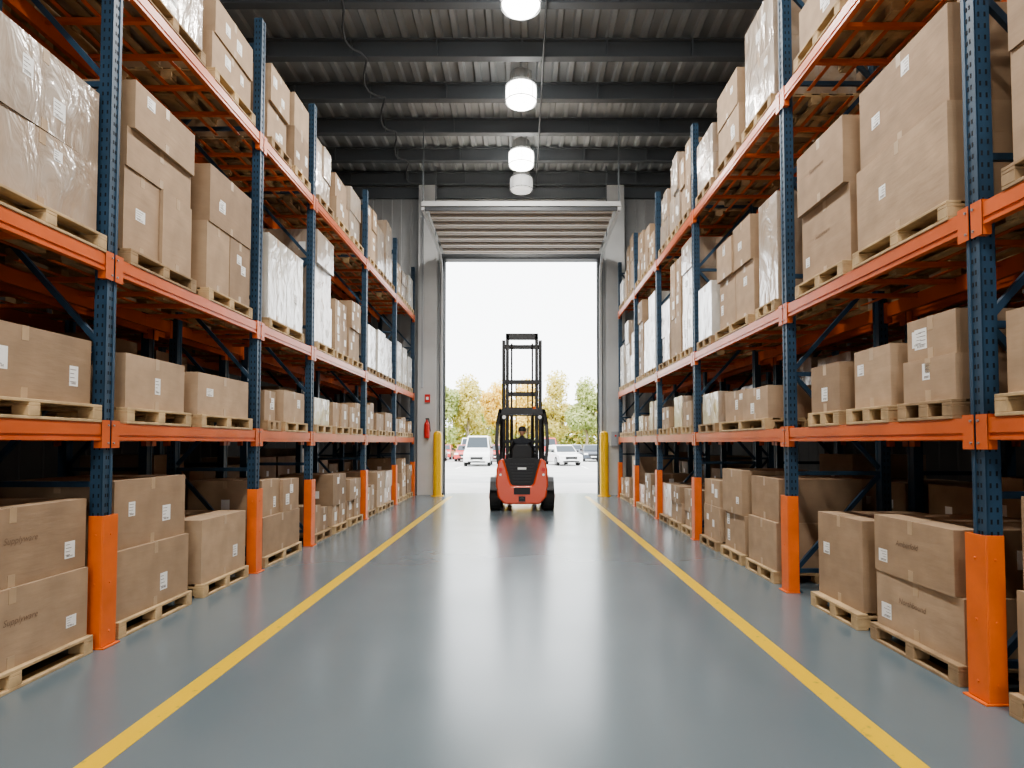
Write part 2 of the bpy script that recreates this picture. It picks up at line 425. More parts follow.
def guard(s, xf, y):
    m = MB()
    xo = xf-0.035; g = 0.088; H = 1.03; xe = xf+0.085
    m.box(s*xo, s*(xo+0.010), y-g, y+g, 0.012, H, M_guard)
    for d in (-1, 1): m.box(s*(xo+0.010), s*xe, y+d*g, y+d*(g-0.010), 0.012, H, M_guard)
    m.box(s*(xo-0.03), s*(xo), y-g, y+g, 0.0, 0.012, M_guard)
    for d in (-1, 1): m.box(s*(xo-0.03), s*xe, y+d*(g+0.012), y+d*(g-0.008), 0.0, 0.012, M_guard)
    for zz in (0.12, 0.5, 0.88):
        m.cyl((s*xo, y, zz), (s*(xo-0.006), y, zz), 0.010, M_guard, n=6)
        m.cyl((s*(xo+0.06), y-g, zz), (s*(xo+0.06), y-g-0.006, zz), 0.010, M_guard, n=6)
    m.build('rack_post_guard', bevel=0.004)
for y in postsL[4:]: guard(-1, XL, y)
for y in postsR[5:]: guard(1, XR, y)

# ------------------------------------------------------------------ pallets and boxes
PH = 0.135
def pallet_geo(m, cx, cy, z, wx, ly, wood):
    x0, x1, y0, y1 = cx-wx/2, cx+wx/2, cy-ly/2, cy+ly/2
    n = max(5, int(wx/0.16)); w = 0.1
    for k in range(n):
        xx = x0+(wx-w)*k/(n-1); m.box(xx, xx+w, y0, y1, z+PH-0.022, z+PH, wood)
    for k in range(3):
        yy = y0+(ly-0.1)*k/2
        m.box(x0, x1, yy, yy+0.1, z+PH-0.044, z+PH-0.022, wood)
        for j in range(3):
            xx = x0+(wx-0.12)*j/2; m.box(xx, xx+0.12, yy, yy+0.1, z+0.022, z+PH-0.044, wood)
    for j in range(3):
        xx = x0+(wx-0.1)*j/2; m.box(xx, xx+0.1, y0, y1, z, z+0.022, wood)

def pallet(s, xf, wx, y0, y1, z):
    m = MB(); pallet_geo(m, 0, 0, 0, wx, y1-y0, M_wood if R.random() < 0.75 else M_wood2)
    return m.build('wooden_pallet', loc=(s*(xf+wx/2), (y0+y1)/2, z), bevel=0.003 if y0 < 9 else 0, seg=1)

WORDS = ['Supplyware', 'Amberfold', 'Northbound', 'Packwell', 'Greyhaven']
def carton(s, xf, dep, y0, y1, z, h, kind, label=True, word=None, near=False):
    L = y1-y0; M = {'k': M_card, 'w': M_wrap, 'W': M_white}[kind]
    m = MB(); hx, hy = dep/2, L/2
    m.box(-hx, hx, -hy, hy, 0, h, M)
    e = 0.0015
    def patchX(yc, zc, w, hh, mat, off=e):
        X = -s*(hx+off)
        m.box(-s*hx, X, yc-w/2, yc+w/2, zc-hh/2, zc+hh/2, mat)
    def patchY(xc, zc, w, hh, mat, off=e):
        m.box(xc-w/2, xc+w/2, -hy-off, -hy, zc-hh/2, zc+hh/2, mat)
    m.box(-hx-e, hx+e, -0.03, 0.03, h, h+e, M_tape)
    patchX(0, h-0.05, 0.06, 0.10, M_tape); patchX(0, 0.04, 0.06, 0.08, M_tape)
    m.box(-hx, hx, -0.004, 0.004, h+e, h+e*1.6, M_seam)
    if kind != 'W' and R.random() < 0.8:
        patchY(0, h-0.05, 0.055, 0.1, M_tape)
    if label:
        for q in range(R.choice([1, 1, 2, 2])):
            w = R.uniform(0.08, 0.14); hh = R.uniform(0.08, 0.16)
            yc = R.uniform(-0.3, 0.38)*L; zc = R.uniform(0.3, 0.8)*h
            if word: yc = 0.38*L; zc = h*0.3
            if hh > h*0.5: hh = h*0.4
            yc = max(-hy+w, min(hy-w, yc)); zc = max(hh*0.7, min(h-hh*0.7, zc))
            patchX(yc, zc, w, hh, M_label, e+0.0002*q)
            if near or y0 < 9:
                for r_ in range(4):
                    ww = w*R.uniform(0.3, 0.7); patchX(yc-w*0.42+ww/2, zc+hh*(0.32-0.2*r_), ww, hh*0.03, M_ink, e*1.8)
                for r_ in range(7):
                    patchX(yc-w*0.3+w*0.09*r_, zc-hh*0.36, w*0.022*R.choice([1, 2]), hh*0.10, M_ink, e*1.8)
            if word: break
        if R.random() < 0.6:
            patchY(R.uniform(-0.2, 0.3)*dep, R.uniform(0.3, 0.7)*h, 0.11, min(0.13, h*0.4), M_label)
    o = m.build('cardboard_box', bevel=0.007 if y0 < 10 else 0.0, seg=2,
                loc=(s*(xf+dep/2), (y0+y1)/2, z), rotz=R.uniform(-0.012, 0.012))
    if word:
        c = bpy.data.curves.new('printed_text', 'FONT'); c.body = word; c.size = min(0.062, L*0.07); c.align_x = 'CENTER'; c.align_y = 'CENTER'
        c.shear = 0.25
        c.materials.append(M_ink2)
        t = bpy.data.objects.new('printed_text', c); COL.objects.link(t); t.parent = o
        t.location = (-s*(hx+0.002), 0.05*L, h*0.58); t.rotation_euler = (math.pi/2, 0, -s*math.pi/2)
    return o

def load(s, y0, y1, z, layers, ny=1, kind='k', inset=0.01, dep=1.0, words=False):
    xf = (XL if s < 0 else XR)+inset
    pallet(s, xf-0.03, dep+0.06, y0-0.0, y1+0.0, z)
    zz = z+PH+0.001
    for li, h in enumerate(layers):
        nn = ny[li] if isinstance(ny, (list, tuple)) else ny
        sh = R.uniform(0, 0.05) if li == len(layers)-1 and kind == 'k' else 0
        L = (y1-y0-0.03-sh)/nn
        for k in range(nn):
            a = y0+0.015+sh+k*L
            ji = R.uniform(0, 0.06) if kind != 'W' else 0
            hh = h
            if li == len(layers)-1 and nn > 1 and kind == 'k': hh = h*R.uniform(0.75, 1.0)
            carton(s, xf+ji, dep-0.05, a+0.004, a+L-0.004, zz, hh-0.002, kind, label=R.random() < 0.88,
                   word=R.choice(WORDS) if words and L > 0.5 else None, near=y0 < 7)
        zz += h

B1, B2, B3 = [z+BH/2+0.001 for z in LEV]
s = -1
load(s, 3.35, 4.80, 0, [0.52, 0.52], words=True)
load(s, 2.25, 3.2, 0, [0.5, 0.5])
load(s, 5.1, 6.22, 0, [0.57, 0.58])
load(s, 6.45, 7.5, 0, [0.66])
load(s, 7.98, 9.3, 0, [0.5, 0.52], ny=[1, 2])
load(s, 3.5, 4.84, B1, [0.5])
load(s, 2.25, 3.35, B1, [0.5])
load(s, 5.15, 6.15, B1, [0.47])
load(s, 6.35, 7.55, B1, [0.44])
load(s, 8.0, 8.45, B1, [0.4]); load(s, 8.6, 9.5, B1, [0.45])
load(s, 3.7, 4.85, B2, [0.56, 0.58], kind='w')
load(s, 2.3, 3.4, B2, [0.5], kind='w')
load(s, 5.15, 6.2, B2, [0.72, 0.34, 0.42], ny=[2, 1, 1])
load(s, 6.45, 7.5, B2, [0.72, 0.62], ny=[2, 1])
load(s, 8.0, 9.3, B2, [1.12], ny=2, kind='W')
load(s, 5.2, 6.3, B3, [0.6], kind='w'); load(s, 6.5, 7.5, B3, [0.42, 0.4])
load(s, 8.0, 8.7, B3, [0.5, 0.5]); load(s, 8.85, 9.5, B3, [0.6, 0.5])
load(s, 2.4, 3.5, B3, [0.6]); load(s, 3.75, 4.75, B3, [0.45])
s = 1
load(s, 4.12, 5.15, 0, [0.43, 0.45], words=True)
load(s, 5.35, 6.2, 0, [0.79])
load(s, 2.2, 3.7, 0, [0.6, 0.55])
load(s, 7.1, 8.0, 0, [0.55, 0.5]); load(s, 8.15, 9.0, 0, [0.5, 0.6]); load(s, 9.2, 10.05, 0, [0.5, 0.4])
load(s, 4.12, 4.72, B1, [0.31, 0.31]); load(s, 4.84, 5.47, B1, [0.5]); load(s, 5.6, 6.2, B1, [0.45])
load(s, 2.6, 3.75, B1, [0.5])
load(s, 7.3, 9.0, B1, [0.46], ny=2); load(s, 9.2, 10.05, B1, [0.48], kind='w')
load(s, 4.12, 5.32, B2, [0.70, 0.70]); load(s, 5.48, 6.45, B2, [0.72, 0.62], words=True)
load(s, 2.5, 3.65, B2, [0.7, 0.7])
load(s, 6.97, 7.55, B2, [1.25], kind='w'); load(s, 7.8, 9.15, B2, [0.72, 0.65], ny=2); load(s, 9.35, 10.1, B2, [0.85], kind='W')
load(s, 7.0, 7.95, B3, [0.7, 0.6], kind='w'); load(s, 8.15, 9.05, B3, [0.55, 0.5]); load(s, 9.25, 10.1, B3, [0.4, 0.45], kind='w')
load(s, 4.15, 5.2, B3, [0.7]); load(s, 5.45, 6.4, B3, [0.5])

def fill(s, posts, ymin):
    for a, b2 in zip(posts[:-1], posts[1:]):
        if a < ymin-0.01: continue
        for li, (z, hmin, hmax) in enumerate(((0, 0.45, 1.15), (B1, 0.35, 0.65), (B2, 0.8, 1.95), (B3, 0.6, 1.5))):
            y = a+0.16; end = b2-0.14
            n = 3 if end-y > 2.2 else 2
            L = (end-y)/n
            for k in range(n):
                l = L*R.uniform(0.74, 0.93)
                h = R.uniform(hmin, hmax)
                kind = R.choice('kkkkw') if li < 2 else R.choice('kkkkwwW')
                nl = 1 if h < 0.65 else (2 if h < 1.5 else 3)
                if kind == 'W': nl = min(nl, 2)
                ws = [R.uniform(0.75, 1.25) for _ in range(nl)]; tot = sum(ws)
                load(s, y+k*L, y+k*L+l, z, [h*q/tot for q in ws], ny=[R.choice([1, 2]) for _ in range(nl)] if kind != 'W' else 1, kind=kind)
fill(-1, postsL, 9.7); fill(1, postsR, 10.3)

def stock(s, xf, posts):
    m = MB()
    for a, b2 in zip(posts[:-1], posts[1:]):
        for li, (z, hmin, hmax) in enumerate(((0, 0.9, 1.35), (B1, 0.6, 1.0), (B2, 1.0, 1.9), (B3, 0.6, 1.3))):
            y = a+0.16; end = b2-0.14; n = 2 if end-y < 2.2 else 3; L = (end-y)/n
            for k in range(n):
                if R.random() < 0.04: continue
                l = L*R.uniform(0.86, 0.96); y0 = y+k*L
                pallet_geo(m, s*(xf+0.53), y0+l/2, z, 1.02, l, M_wood)
                h = R.uniform(hmin, hmax); nl = max(1, round(h/0.6)); zz = z+PH+0.002
                mt = R.choice([M_card, M_card, M_card, M_wrap])
                for q in range(nl):
                    hh = h/nl; nn = R.choice([1, 2])
                    for w in range(nn):
                        ya = y0+0.02+(l-0.04)*w/nn
                        m.box(s*(xf+0.05), s*(xf+1.0), ya+0.004, ya+(l-0.04)/nn-0.004, zz, zz+hh-0.004, mt)
                        m.box(s*(xf+0.047), s*(xf+0.05), ya+l/nn*0.5, ya+l/nn*0.5+0.1, zz+hh*0.4, zz+hh*0.4+0.1, M_label)
                    zz += hh
    m.build('stored_cardboard_boxes')
stock(-1, XL+1.35, postsL); stock(1, XR+1.35, postsR)
stock(-1, XL, [p for p in postsL if p < 2.2]); stock(1, XR, [p for p in postsR if p < 1.2])

# ------------------------------------------------------------------ forklift (rear view)
FX, FY = 0.0, 14.5
fk = bpy.data.objects.new('forklift', None); COL.objects.link(fk); fk.location = (FX, FY, 0)
def fb(m, n, **k): return m.build(n, parent=fk, **k)
m = MB()
m.prism([(-0.42, 0.17), (0.42, 0.17), (0.57, 0.34), (0.61, 0.62), (0.60, 0.98), (0.55, 1.18), (0.44, 1.24), (0.36, 1.0), (0.27, 0.66), (0.22, 0.60), (-0.22, 0.60), (-0.27, 0.66), (-0.36, 1.0), (-0.44, 1.24), (-0.55, 1.18), (-0.60, 0.98), (-0.61, 0.62), (-0.57, 0.34)], 'y', 0, 0.50, M_fred)
fb(m, 'counterweight', bevel=0.04, seg=4, smooth=True, fixn=True)
m = MB()
m.prism([(-0.24, 0.56), (0.24, 0.56), (0.40, 1.18), (0.34, 1.24), (-0.34, 1.24), (-0.40, 1.18)], 'y', 0.06, 0.46, M_black)
for k in range(7): m.box(-0.2-k*0.018, 0.2+k*0.018, 0.035, 0.06, 0.66+k*0.07, 0.695+k*0.07, M_blackm)
m.box(-0.19, 0.19, -0.008, 0.02, 0.40, 0.56, M_black)
m.box(-0.10, 0.10, 0.025, 0.034, 0.98, 1.03, M_label)
m.cyl((0, -0.10, 0.30), (0, 0.02, 0.30), 0.03, M_blackm); m.box(-0.08, 0.08, -0.03, 0.0, 0.24, 0.36, M_blackm)
for d in (-1, 1):
    m.cyl((d*0.50, -0.012, 0.98), (d*0.50, 0.02, 0.98), 0.045, M_red, n=16); m.cyl((d*0.50, -0.012, 0.86), (d*0.50, 0.02, 0.86), 0.028, M_label, n=16)
fb(m, 'grille_and_lights', fixn=True)
m = MB()
m.box(-0.50, 0.50, 0.5, 1.75, 0.32, 0.62, M_fred); m.box(-0.42, 0.42, 0.48, 1.08, 0.62, 1.00, M_black)
m.box(-0.56, 0.56, 1.05, 1.75, 0.42, 0.50, M_black); m.box(-0.48, 0.48, 1.66, 1.78, 0.5, 1.18, M_black)
for d in (-1, 1):
    m.box(d*0.50, d*0.64, 1.1, 1.5, 0.22, 0.26, M_blackm); m.box(d*0.50, d*0.53, 1.1, 1.5, 0.22, 0.45, M_blackm)
    m.box(d*0.46, d*0.72, 1.52, 2.1, 0.70, 0.74, M_black)
fb(m, 'chassis', bevel=0.02)
m = MB()
m.box(-0.25, 0.25, 0.62, 1.10, 1.00, 1.15, M_black)
sp = [(-0.20, 1.12), (0.20, 1.12), (0.25, 1.24), (0.24, 1.44), (0.18, 1.56), (-0.18, 1.56), (-0.24, 1.44), (-0.25, 1.24)]
m.prism(sp, 'y', 0.50, 0.61, M_black)
for d in (-1, 1): m.box(d*0.30, d*0.36, 0.62, 0.95, 1.30, 1.35, M_black); m.box(d*0.30, d*0.34, 0.55, 0.62, 1.1, 1.35, M_black)
fb(m, 'seat', bevel=0.03, seg=3, fixn=True)
SWC = Vector((0, 1.30, 1.46))
def rim(t): return SWC+Vector((0.17*math.cos(t), 0.17*math.sin(t)*0.8, 0.17*math.sin(t)*0.6))
m = MB()
m.cyl((0, 1.64, 1.05), tuple(SWC), 0.03, M_black, n=12)
n = 24
for i in range(n): m.cyl(rim(2*math.pi*i/n), rim(2*math.pi*(i+1)/n), 0.013, M_black, n=8)
m.bar(tuple(rim(math.pi)), tuple(rim(0)), 0.03, 0.015, M_black)
for d in (0.28, 0.34, 0.40): m.cyl((d, 1.66, 1.12), (d, 1.58, 1.38), 0.008, M_blackm, n=8); m.cyl((d, 1.58, 1.37), (d, 1.57, 1.42), 0.02, M_black, n=8)
fb(m, 'steering_wheel')
m = MB()
def wheel(x, y, r, w, d):
    m.cyl((x-w/2, y, r), (x+w/2, y, r), r, M_rubber, n=32)
    m.cyl((x+d*(w/2), y, r), (x+d*(w/2+0.012), y, r), r*0.55, M_fred, n=24)
    m.cyl((x+d*(w/2), y, r), (x+d*(w/2+0.03), y, r), r*0.2, M_steel, n=16)
    for k in range(20):
        t = 2*math.pi*k/20
        p = Vector((x, y+math.cos(t)*(r-0.004), r+math.sin(t)*(r-0.004)))
        if p.z > 0.03: m.bar(p-Vector((w*0.46, 0, 0)), p+Vector((w*0.46, 0, 0)), 0.035, 0.016, M_rubber, up=(0, math.cos(t), math.sin(t)))
for d in (-1, 1):
    wheel(d*0.64, 0.40, 0.33, 0.24, d); wheel(d*0.62, 1.82, 0.36, 0.26, d)
fb(m, 'wheels')
m = MB(); m.cyl((-0.6, 0.40, 0.33), (0.6, 0.40, 0.33), 0.05, M_blackm); m.cyl((-0.6, 1.82, 0.36), (0.6, 1.82, 0.36), 0.07, M_blackm)
for d in (-1, 1):
    m.prism([(0.0, 0.5), (0.06, 0.70), (0.25, 0.79), (0.55, 0.79), (0.74, 0.70), (0.80, 0.5), (0.77, 0.5), (0.71, 0.67), (0.53, 0.75), (0.27, 0.75), (0.09, 0.67), (0.03, 0.5)], 'x', d*0.54, d*0.75, M_blackm)
fb(m, 'axles_and_fenders', fixn=True)
m = MB()
for d in (-1, 1):
    m.bar((d*0.56, 0.25, 1.1), (d*0.61, 0.28, 1.6), 0.08, 0.08, M_blackm); m.bar((d*0.61, 0.28, 1.58), (d*0.585, 0.34, 2.05), 0.08, 0.08, M_blackm)
    m.bar((d*0.585, 0.34, 2.03), (d*0.52, 0.50, 2.38), 0.08, 0.08, M_blackm)
    m.bar((d*0.56, 1.75, 0.5), (d*0.55, 1.68, 1.4), 0.07, 0.07, M_blackm); m.bar((d*0.55, 1.68, 1.38), (d*0.52, 1.35, 2.36), 0.07, 0.07, M_blackm)
    m.bar((d*0.53, 0.42, 2.36), (d*0.53, 1.75, 2.36), 0.07, 0.09, M_blackm)
m.box(-0.55, 0.55, 0.42, 0.52, 2.29, 2.42, M_blackm); m.box(-0.55, 0.55, 1.66, 1.76, 2.31, 2.41, M_blackm)
for k in range(7): m.box(-0.42+k*0.14-0.02, -0.42+k*0.14+0.02, 0.5, 1.7, 2.33, 2.37, M_blackm)
for d in (-1, 1):
    m.box(d*0.50, d*0.36, 0.36, 0.44, 2.16, 2.28, M_black); m.cyl((d*0.43, 0.355, 2.22), (d*0.43, 0.36, 2.22), 0.045, M_label, n=16)
m.cyl((0.3, 0.6, 2.37), (0.3, 0.6, 2.41), 0.05, M_black); m.cyl((0.3, 0.6, 2.41), (0.3, 0.6, 2.49), 0.04, M_guard)
fb(m, 'overhead_guard', bevel=0.01)
m = MB(); YM = 2.18
for d in (-1, 1):
    m.box(d*0.45, d*0.54, YM, YM+0.03, 0.12, 4.38, M_blackm); m.box(d*0.51, d*0.54, YM, YM+0.16, 0.12, 4.38, M_blackm); m.box(d*0.45, d*0.54, YM+0.13, YM+0.16, 0.12, 4.38, M_blackm)
    m.box(d*0.35, d*0.44, YM+0.02, YM+0.14, 0.2, 4.55, M_blackm)
    m.cyl((d*0.28, YM+0.06, 0.2), (d*0.28, YM+0.06, 2.4), 0.045, M_blackm, n=12); m.cyl((d*0.28, YM+0.06, 2.4), (d*0.28, YM+0.06, 4.3), 0.026, M_blackm, n=12)
    m.bar((d*0.16, YM+0.08, 0.5), (d*0.16, YM+0.08, 3.2), 0.03, 0.03, M_blackm)
    m.cyl((d*0.50, 1.70, 1.0), (d*0.50, YM, 1.45), 0.045, M_blackm, n=12)
    m.cyl((d*0.52, YM-0.1, 0.5), (d*0.52, YM+0.05, 0.5), 0.06, M_blackm, n=12)
m.box(-0.44, 0.44, YM+0.02, YM+0.14, 4.40, 4.57, M_blackm); m.box(-0.54, 0.54, YM+0.16, YM+0.2, 4.16, 4.28, M_blackm)
m.box(-0.54, 0.54, YM-0.03, YM, 3.18, 3.30, M_blackm); m.box(-0.44, 0.44, YM+0.05, YM+0.1, 2.86, 2.98, M_blackm)
m.box(-0.54, 0.54, YM-0.03, YM, 2.44, 2.56, M_blackm); m.box(-0.54, 0.54, YM-0.03, YM, 0.35, 0.5, M_blackm); m.box(-0.54, 0.54, YM-0.03, YM, 1.6, 1.68, M_blackm)
for z in (0.3, 0.72): m.box(-0.55, 0.55, YM+0.22, YM+0.27, z, z+0.12, M_blackm)
for k in range(7): m.box(-0.5+k*0.1667-0.015, -0.5+k*0.1667+0.015, YM+0.23, YM+0.26, 0.8, 1.5, M_blackm)
m.box(-0.55, 0.55, YM+0.22, YM+0.27, 1.46, 1.52, M_blackm)
for d in (-1, 1):
    m.box(d*0.28, d*0.40, YM+0.27, YM+0.32, 0.08, 0.85, M_blackm); m.box(d*0.28, d*0.40, YM+0.27, YM+1.35, 0.06, 0.10, M_blackm)
fb(m, 'mast', bevel=0.006, seg=1)

# ------------------------------------------------------------------ seated operator in dark workwear, seen from behind
M_cloth = plain('dark_work_jacket', (0.020, 0.023, 0.030), 0.9, noise=0.2, nscale=20)
M_trous = plain('dark_trousers', (0.018, 0.02, 0.028), 0.9)
M_skin = plain('skin', (0.48, 0.28, 0.19), 0.55)
M_helm = plain('dark_cap', (0.03, 0.03, 0.035), 0.6)
op = bpy.data.objects.new('forklift_operator', None); COL.objects.link(op); op.location = (FX, FY, 0)
def skin(name, verts, edges, radii, mat, root=0, sub=2):
    me = bpy.data.meshes.new(name); me.from_pydata(verts, edges, []); me.materials.append(mat)
    o = bpy.data.objects.new(name, me); COL.objects.link(o); o.parent = op
    o.modifiers.new('skin', 'SKIN').use_smooth_shade = True
    sv = me.skin_vertices[0].data
    for i, r in enumerate(radii):
        sv[i].radius = r if isinstance(r, tuple) else (r, r)
        sv[i].use_root = (i == root)
    md = o.modifiers.new('sub', 'SUBSURF'); md.levels = sub; md.render_levels = sub
    return o
V = [(0, .80, 1.25), (0, .77, 1.40), (0, .76, 1.55), (0, .77, 1.66), (0, .79, 1.73), (0, .80, 1.79)]
E = [(0, 1), (1, 2), (2, 3), (3, 4), (4, 5)]
Rr = [(.15, .11), (.145, .105), (.165, .115), (.14, .10), (.06, .06), (.052, .052)]
for d in (-1, 1):
    b = len(V)
    V += [(d*.185, .78, 1.655), (d*.245, .90, 1.46), (d*.215, 1.06, 1.44), (d*.195, 1.20, 1.47)]
    Rr += [.068, .050, .042, .032]; E += [(3, b), (b, b+1), (b+1, b+2), (b+2, b+3)]
try:
    skin('jacket', V, E, Rr, M_cloth)
    V = [(0, .80, 1.24)]; E = []; Rr = [.13]
    for d in (-1, 1):
        b = len(V)
        V += [(d*.10, .84, 1.235), (d*.13, 1.05, 1.24), (d*.14, 1.24, 1.20), (d*.13, 1.30, .95), (d*.13, 1.33, .74)]
        Rr += [.085, .078, .062, .052, .042]; E += [(0, b), (b, b+1), (b+1, b+2), (b+2, b+3), (b+3, b+4)]
    skin('trousers', V, E, Rr, M_trous)
    for d in (-1, 1):
        skin('boot', [(d*.13, 1.32, .72), (d*.13, 1.34, .67), (d*.135, 1.46, .655), (d*.135, 1.54, .65)], [(0, 1), (1, 2), (2, 3)], [.045, .048, .042, .032], M_black)
        base = rim(math.pi if d < 0 else 0)
        tang = Vector((0, 0.8, 0.6)); out = Vector((d, 0, 0)); up = Vector((0, -0.6, 0.8))
        wr = Vector((d*.195, 1.19, 1.47)); pc = base+out*0.022+up*0.022-tang*0.01
        vs = [tuple(wr), tuple((wr+pc)/2), tuple(pc)]; es = [(0, 1), (1, 2)]; rs = [.024, (.028, .02), (.030, .018)]
        for k in range(4):
            kb = pc+tang*(0.028-0.019*k)+up*0.004
            ln = [0.92, 1.0, 0.95, 0.78][k]; i = len(vs)
            vs += [tuple(kb), tuple(kb-out*0.026*ln+up*0.006), tuple(kb-out*0.045*ln-up*0.014), tuple(kb-out*0.036*ln-up*0.034)]
            rs += [.0095, .0088, .008, .007]; es += [(2, i), (i, i+1), (i+1, i+2), (i+2, i+3)]
        i = len(vs); tb = (wr+pc)/2
        vs += [tuple(tb-out*0.022), tuple(tb-out*0.030+tang*0.028), tuple(base-up*0.018+tang*0.028)]
        rs += [.011, .010, .008]; es += [(1, i), (i, i+1), (i+1, i+2)]
        skin('hand', vs, es, rs, M_skin, sub=1)
except Exception as ex:
    print('skin issue', ex)
bm = bmesh.new(); bmesh.ops.create_uvsphere(bm, u_segments=32, v_segments=24, radius=1)
for v in bm.verts:
    x, y, z = v.co
    taper = 1-0.22*max(0, -z)
    nx = x*0.076*taper; ny_ = y*0.096*(1-0.12*max(0, -z)); nz = z*0.118
    if y > 0.5:
        nose = math.exp(-((x/0.16)**2)-(((z+0.12)/0.22)**2)); ny_ += 0.022*nose
        eye = math.exp(-(((abs(x)-0.38)/0.16)**2)-(((z-0.08)/0.12)**2)); ny_ -= 0.010*eye
        lip = math.exp(-((x/0.28)**2)-(((z+0.48)/0.07)**2)); ny_ += 0.006*lip
        chin = math.exp(-((x/0.3)**2)-(((z+0.82)/0.15)**2)); ny_ += 0.012*chin
    v.co = (nx, ny_, nz)
for f in bm.faces: f.smooth = True
me = bpy.data.meshes.new('head'); bm.to_mesh(me); bm.free(); me.materials.append(M_skin)
HC = (0, 0.82, 1.885)
o = bpy.data.objects.new('head', me); COL.objects.link(o); o.parent = op; o.location = HC
m = MB()
for d in (-1, 1):
    m.cyl((d*0.070, 0.0, -0.005), (d*0.088, -0.012, 0.0), 0.022, M_skin, r1=0.028, n=12)
    m.cyl((d*0.029, 0.083, 0.012), (d*0.029, 0.090, 0.012), 0.011, M_label, n=12); m.cyl((d*0.029, 0.090, 0.012), (d*0.029, 0.0915, 0.012), 0.005, M_black, n=10)
m.box(-0.024, 0.024, 0.080, 0.091, -0.060, -0.055, M_red)
m.build('face_features', parent=op, loc=HC)
m = MB()
m.lathe((0, -0.004, 0), [(0.094, 0.005), (0.097, 0.03), (0.094, 0.07), (0.078, 0.105), (0.045, 0.126), (0, 0.132)], M_helm, n=28)
m.prism([(0.06, 0.04), (0.15, 0.022), (0.155, 0.028), (0.06, 0.052)], 'x', -0.065, 0.065, M_helm)
m.build('cap', parent=op, loc=HC, smooth=True, fixn=True)

# ------------------------------------------------------------------ outdoors
M_asph = plain('asphalt_yard', (0.44, 0.44, 0.43), 0.85, noise=0.12, nscale=0.6)
M_apron = plain('concrete_apron', (0.54, 0.53, 0.51), 0.8, noise=0.08, nscale=0.8)
M_grass = plain('grass', (0.24, 0.28, 0.11), 0.9, noise=0.25, nscale=1)
m = MB(); m.box(-80, 80, YB+0.31, 65.8, -0.2, -0.03, M_asph); m.build('asphalt_yard')
m = MB(); m.box(-7, 7, YB+0.31, 25, -0.029, -0.01, M_apron); m.build('concrete_apron')
m = MB(); m.box(-80, 80, 66, 160, -0.2, 0.0, M_grass); m.box(-80, 80, 65.81, 66, -0.2, 0.12, M_apron); m.build('grass_verge')
m = MB()
for k in range(-8, 9):
    m.box(k*2.8-0.06, k*2.8+0.06, 51, 56, -0.03, -0.025, M_label)
    m.box(k*2.8+1.34, k*2.8+1.46, 39.5, 45, -0.03, -0.025, M_label)
m.build('parking_bay_markings')
M_glass = plain('car_glass', (0.03, 0.04, 0.05), 0.1)
def car(x, y, col, van=False, rot=0.0, name='car'):
    M = plain('car_paint', col, 0.3, coat=0.5)
    root = bpy.data.objects.new(name, None); COL.objects.link(root); root.location = (x, y, -0.03); root.rotation_euler = (0, 0, rot)
    H = 2.15 if van else 1.48; w = 0.92 if van else 0.88
    m = MB()
    if van: prof = [(0, 0.28), (0, 0.75), (0.12, 1.0), (0.75, 1.2), (4.8, 1.2), (4.85, 0.3)]; cab = [(0.72, 1.18), (1.35, H), (4.7, H), (4.8, 1.18)]
    else: prof = [(0, 0.25), (-0.02, 0.6), (0.1, 0.78), (1.0, 0.93), (4.2, 0.95), (4.4, 0.8), (4.4, 0.28)]; cab = [(1.0, 0.91), (1.75, H), (3.2, H), (4.0, 0.93)]
    m.prism(prof, 'x', -w, w, M)
    b0 = len(m.v); m.prism(cab, 'x', -w+0.04, w-0.04, M)
    for i in range(b0, len(m.v)):
        vx, vy, vz = m.v[i]
        if vz > H-0.1: m.v[i] = (vx*0.82, vy, vz)
    m.build('body', bevel=0.07, seg=3, smooth=True, fixn=True, parent=root)
    m = MB()
    a, b2 = cab[0], cab[1]
    def P(t, xx):
        ww = (w-0.04)*(1-0.18*t)*xx
        return (ww, a[0]+(b2[0]-a[0])*t-0.02, a[1]+(b2[1]-a[1])*t+0.012)
    m.quad([P(0.12, -0.88), P(0.12, 0.88), P(0.88, 0.88), P(0.88, -0.88)], M_glass)
    for d in (-1, 1):
        e0, e1 = (2.3 if van else cab[3][0]-0.35), (2.1 if van else cab[2][0]-0.05)
        zt = H-0.14
        m.quad([(d*(w-0.03), cab[0][0]+0.35, cab[0][1]+0.06), (d*(w-0.03), e0, cab[0][1]+0.06), (d*((w-0.04)*0.83+0.012), e1, zt), (d*((w-0.04)*0.83+0.012), cab[1][0]+0.05, zt)], M_glass)
        m.box(d*0.50, d*0.84, -0.04, 0.05, 0.62, 0.76, M_label)
        m.box(d*(w), d*(w+0.16), cab[0][0]+0.35, cab[0][0]+0.47, cab[0][1]+0.05, cab[0][1]+0.2, M_black)
    m.box(-0.42, 0.42, -0.045, 0.03, 0.48, 0.66, M_black); m.box(-0.6, 0.6, -0.04, 0.05, 0.27, 0.36, M_black); m.box(-0.24, 0.24, -0.055, -0.04, 0.40, 0.48, M_label)
    m.build('glass_and_trim', parent=root)
    m = MB()
    for d in (-1, 1):
        for yy in (0.85, 3.6):
            m.cyl((d*(w-0.2), yy, 0.33), (d*(w+0.01), yy, 0.33), 0.33, M_rubber, n=24); m.cyl((d*(w+0.01), yy, 0.33), (d*(w+0.02), yy, 0.33), 0.2, M_steel, n=16)
    m.build('wheels', parent=root)
car(-3.15, 43, (0.7, 0.7, 0.7), van=True, name='delivery_van')
car(3.5, 44, (0.7, 0.7, 0.7), rot=0.25)
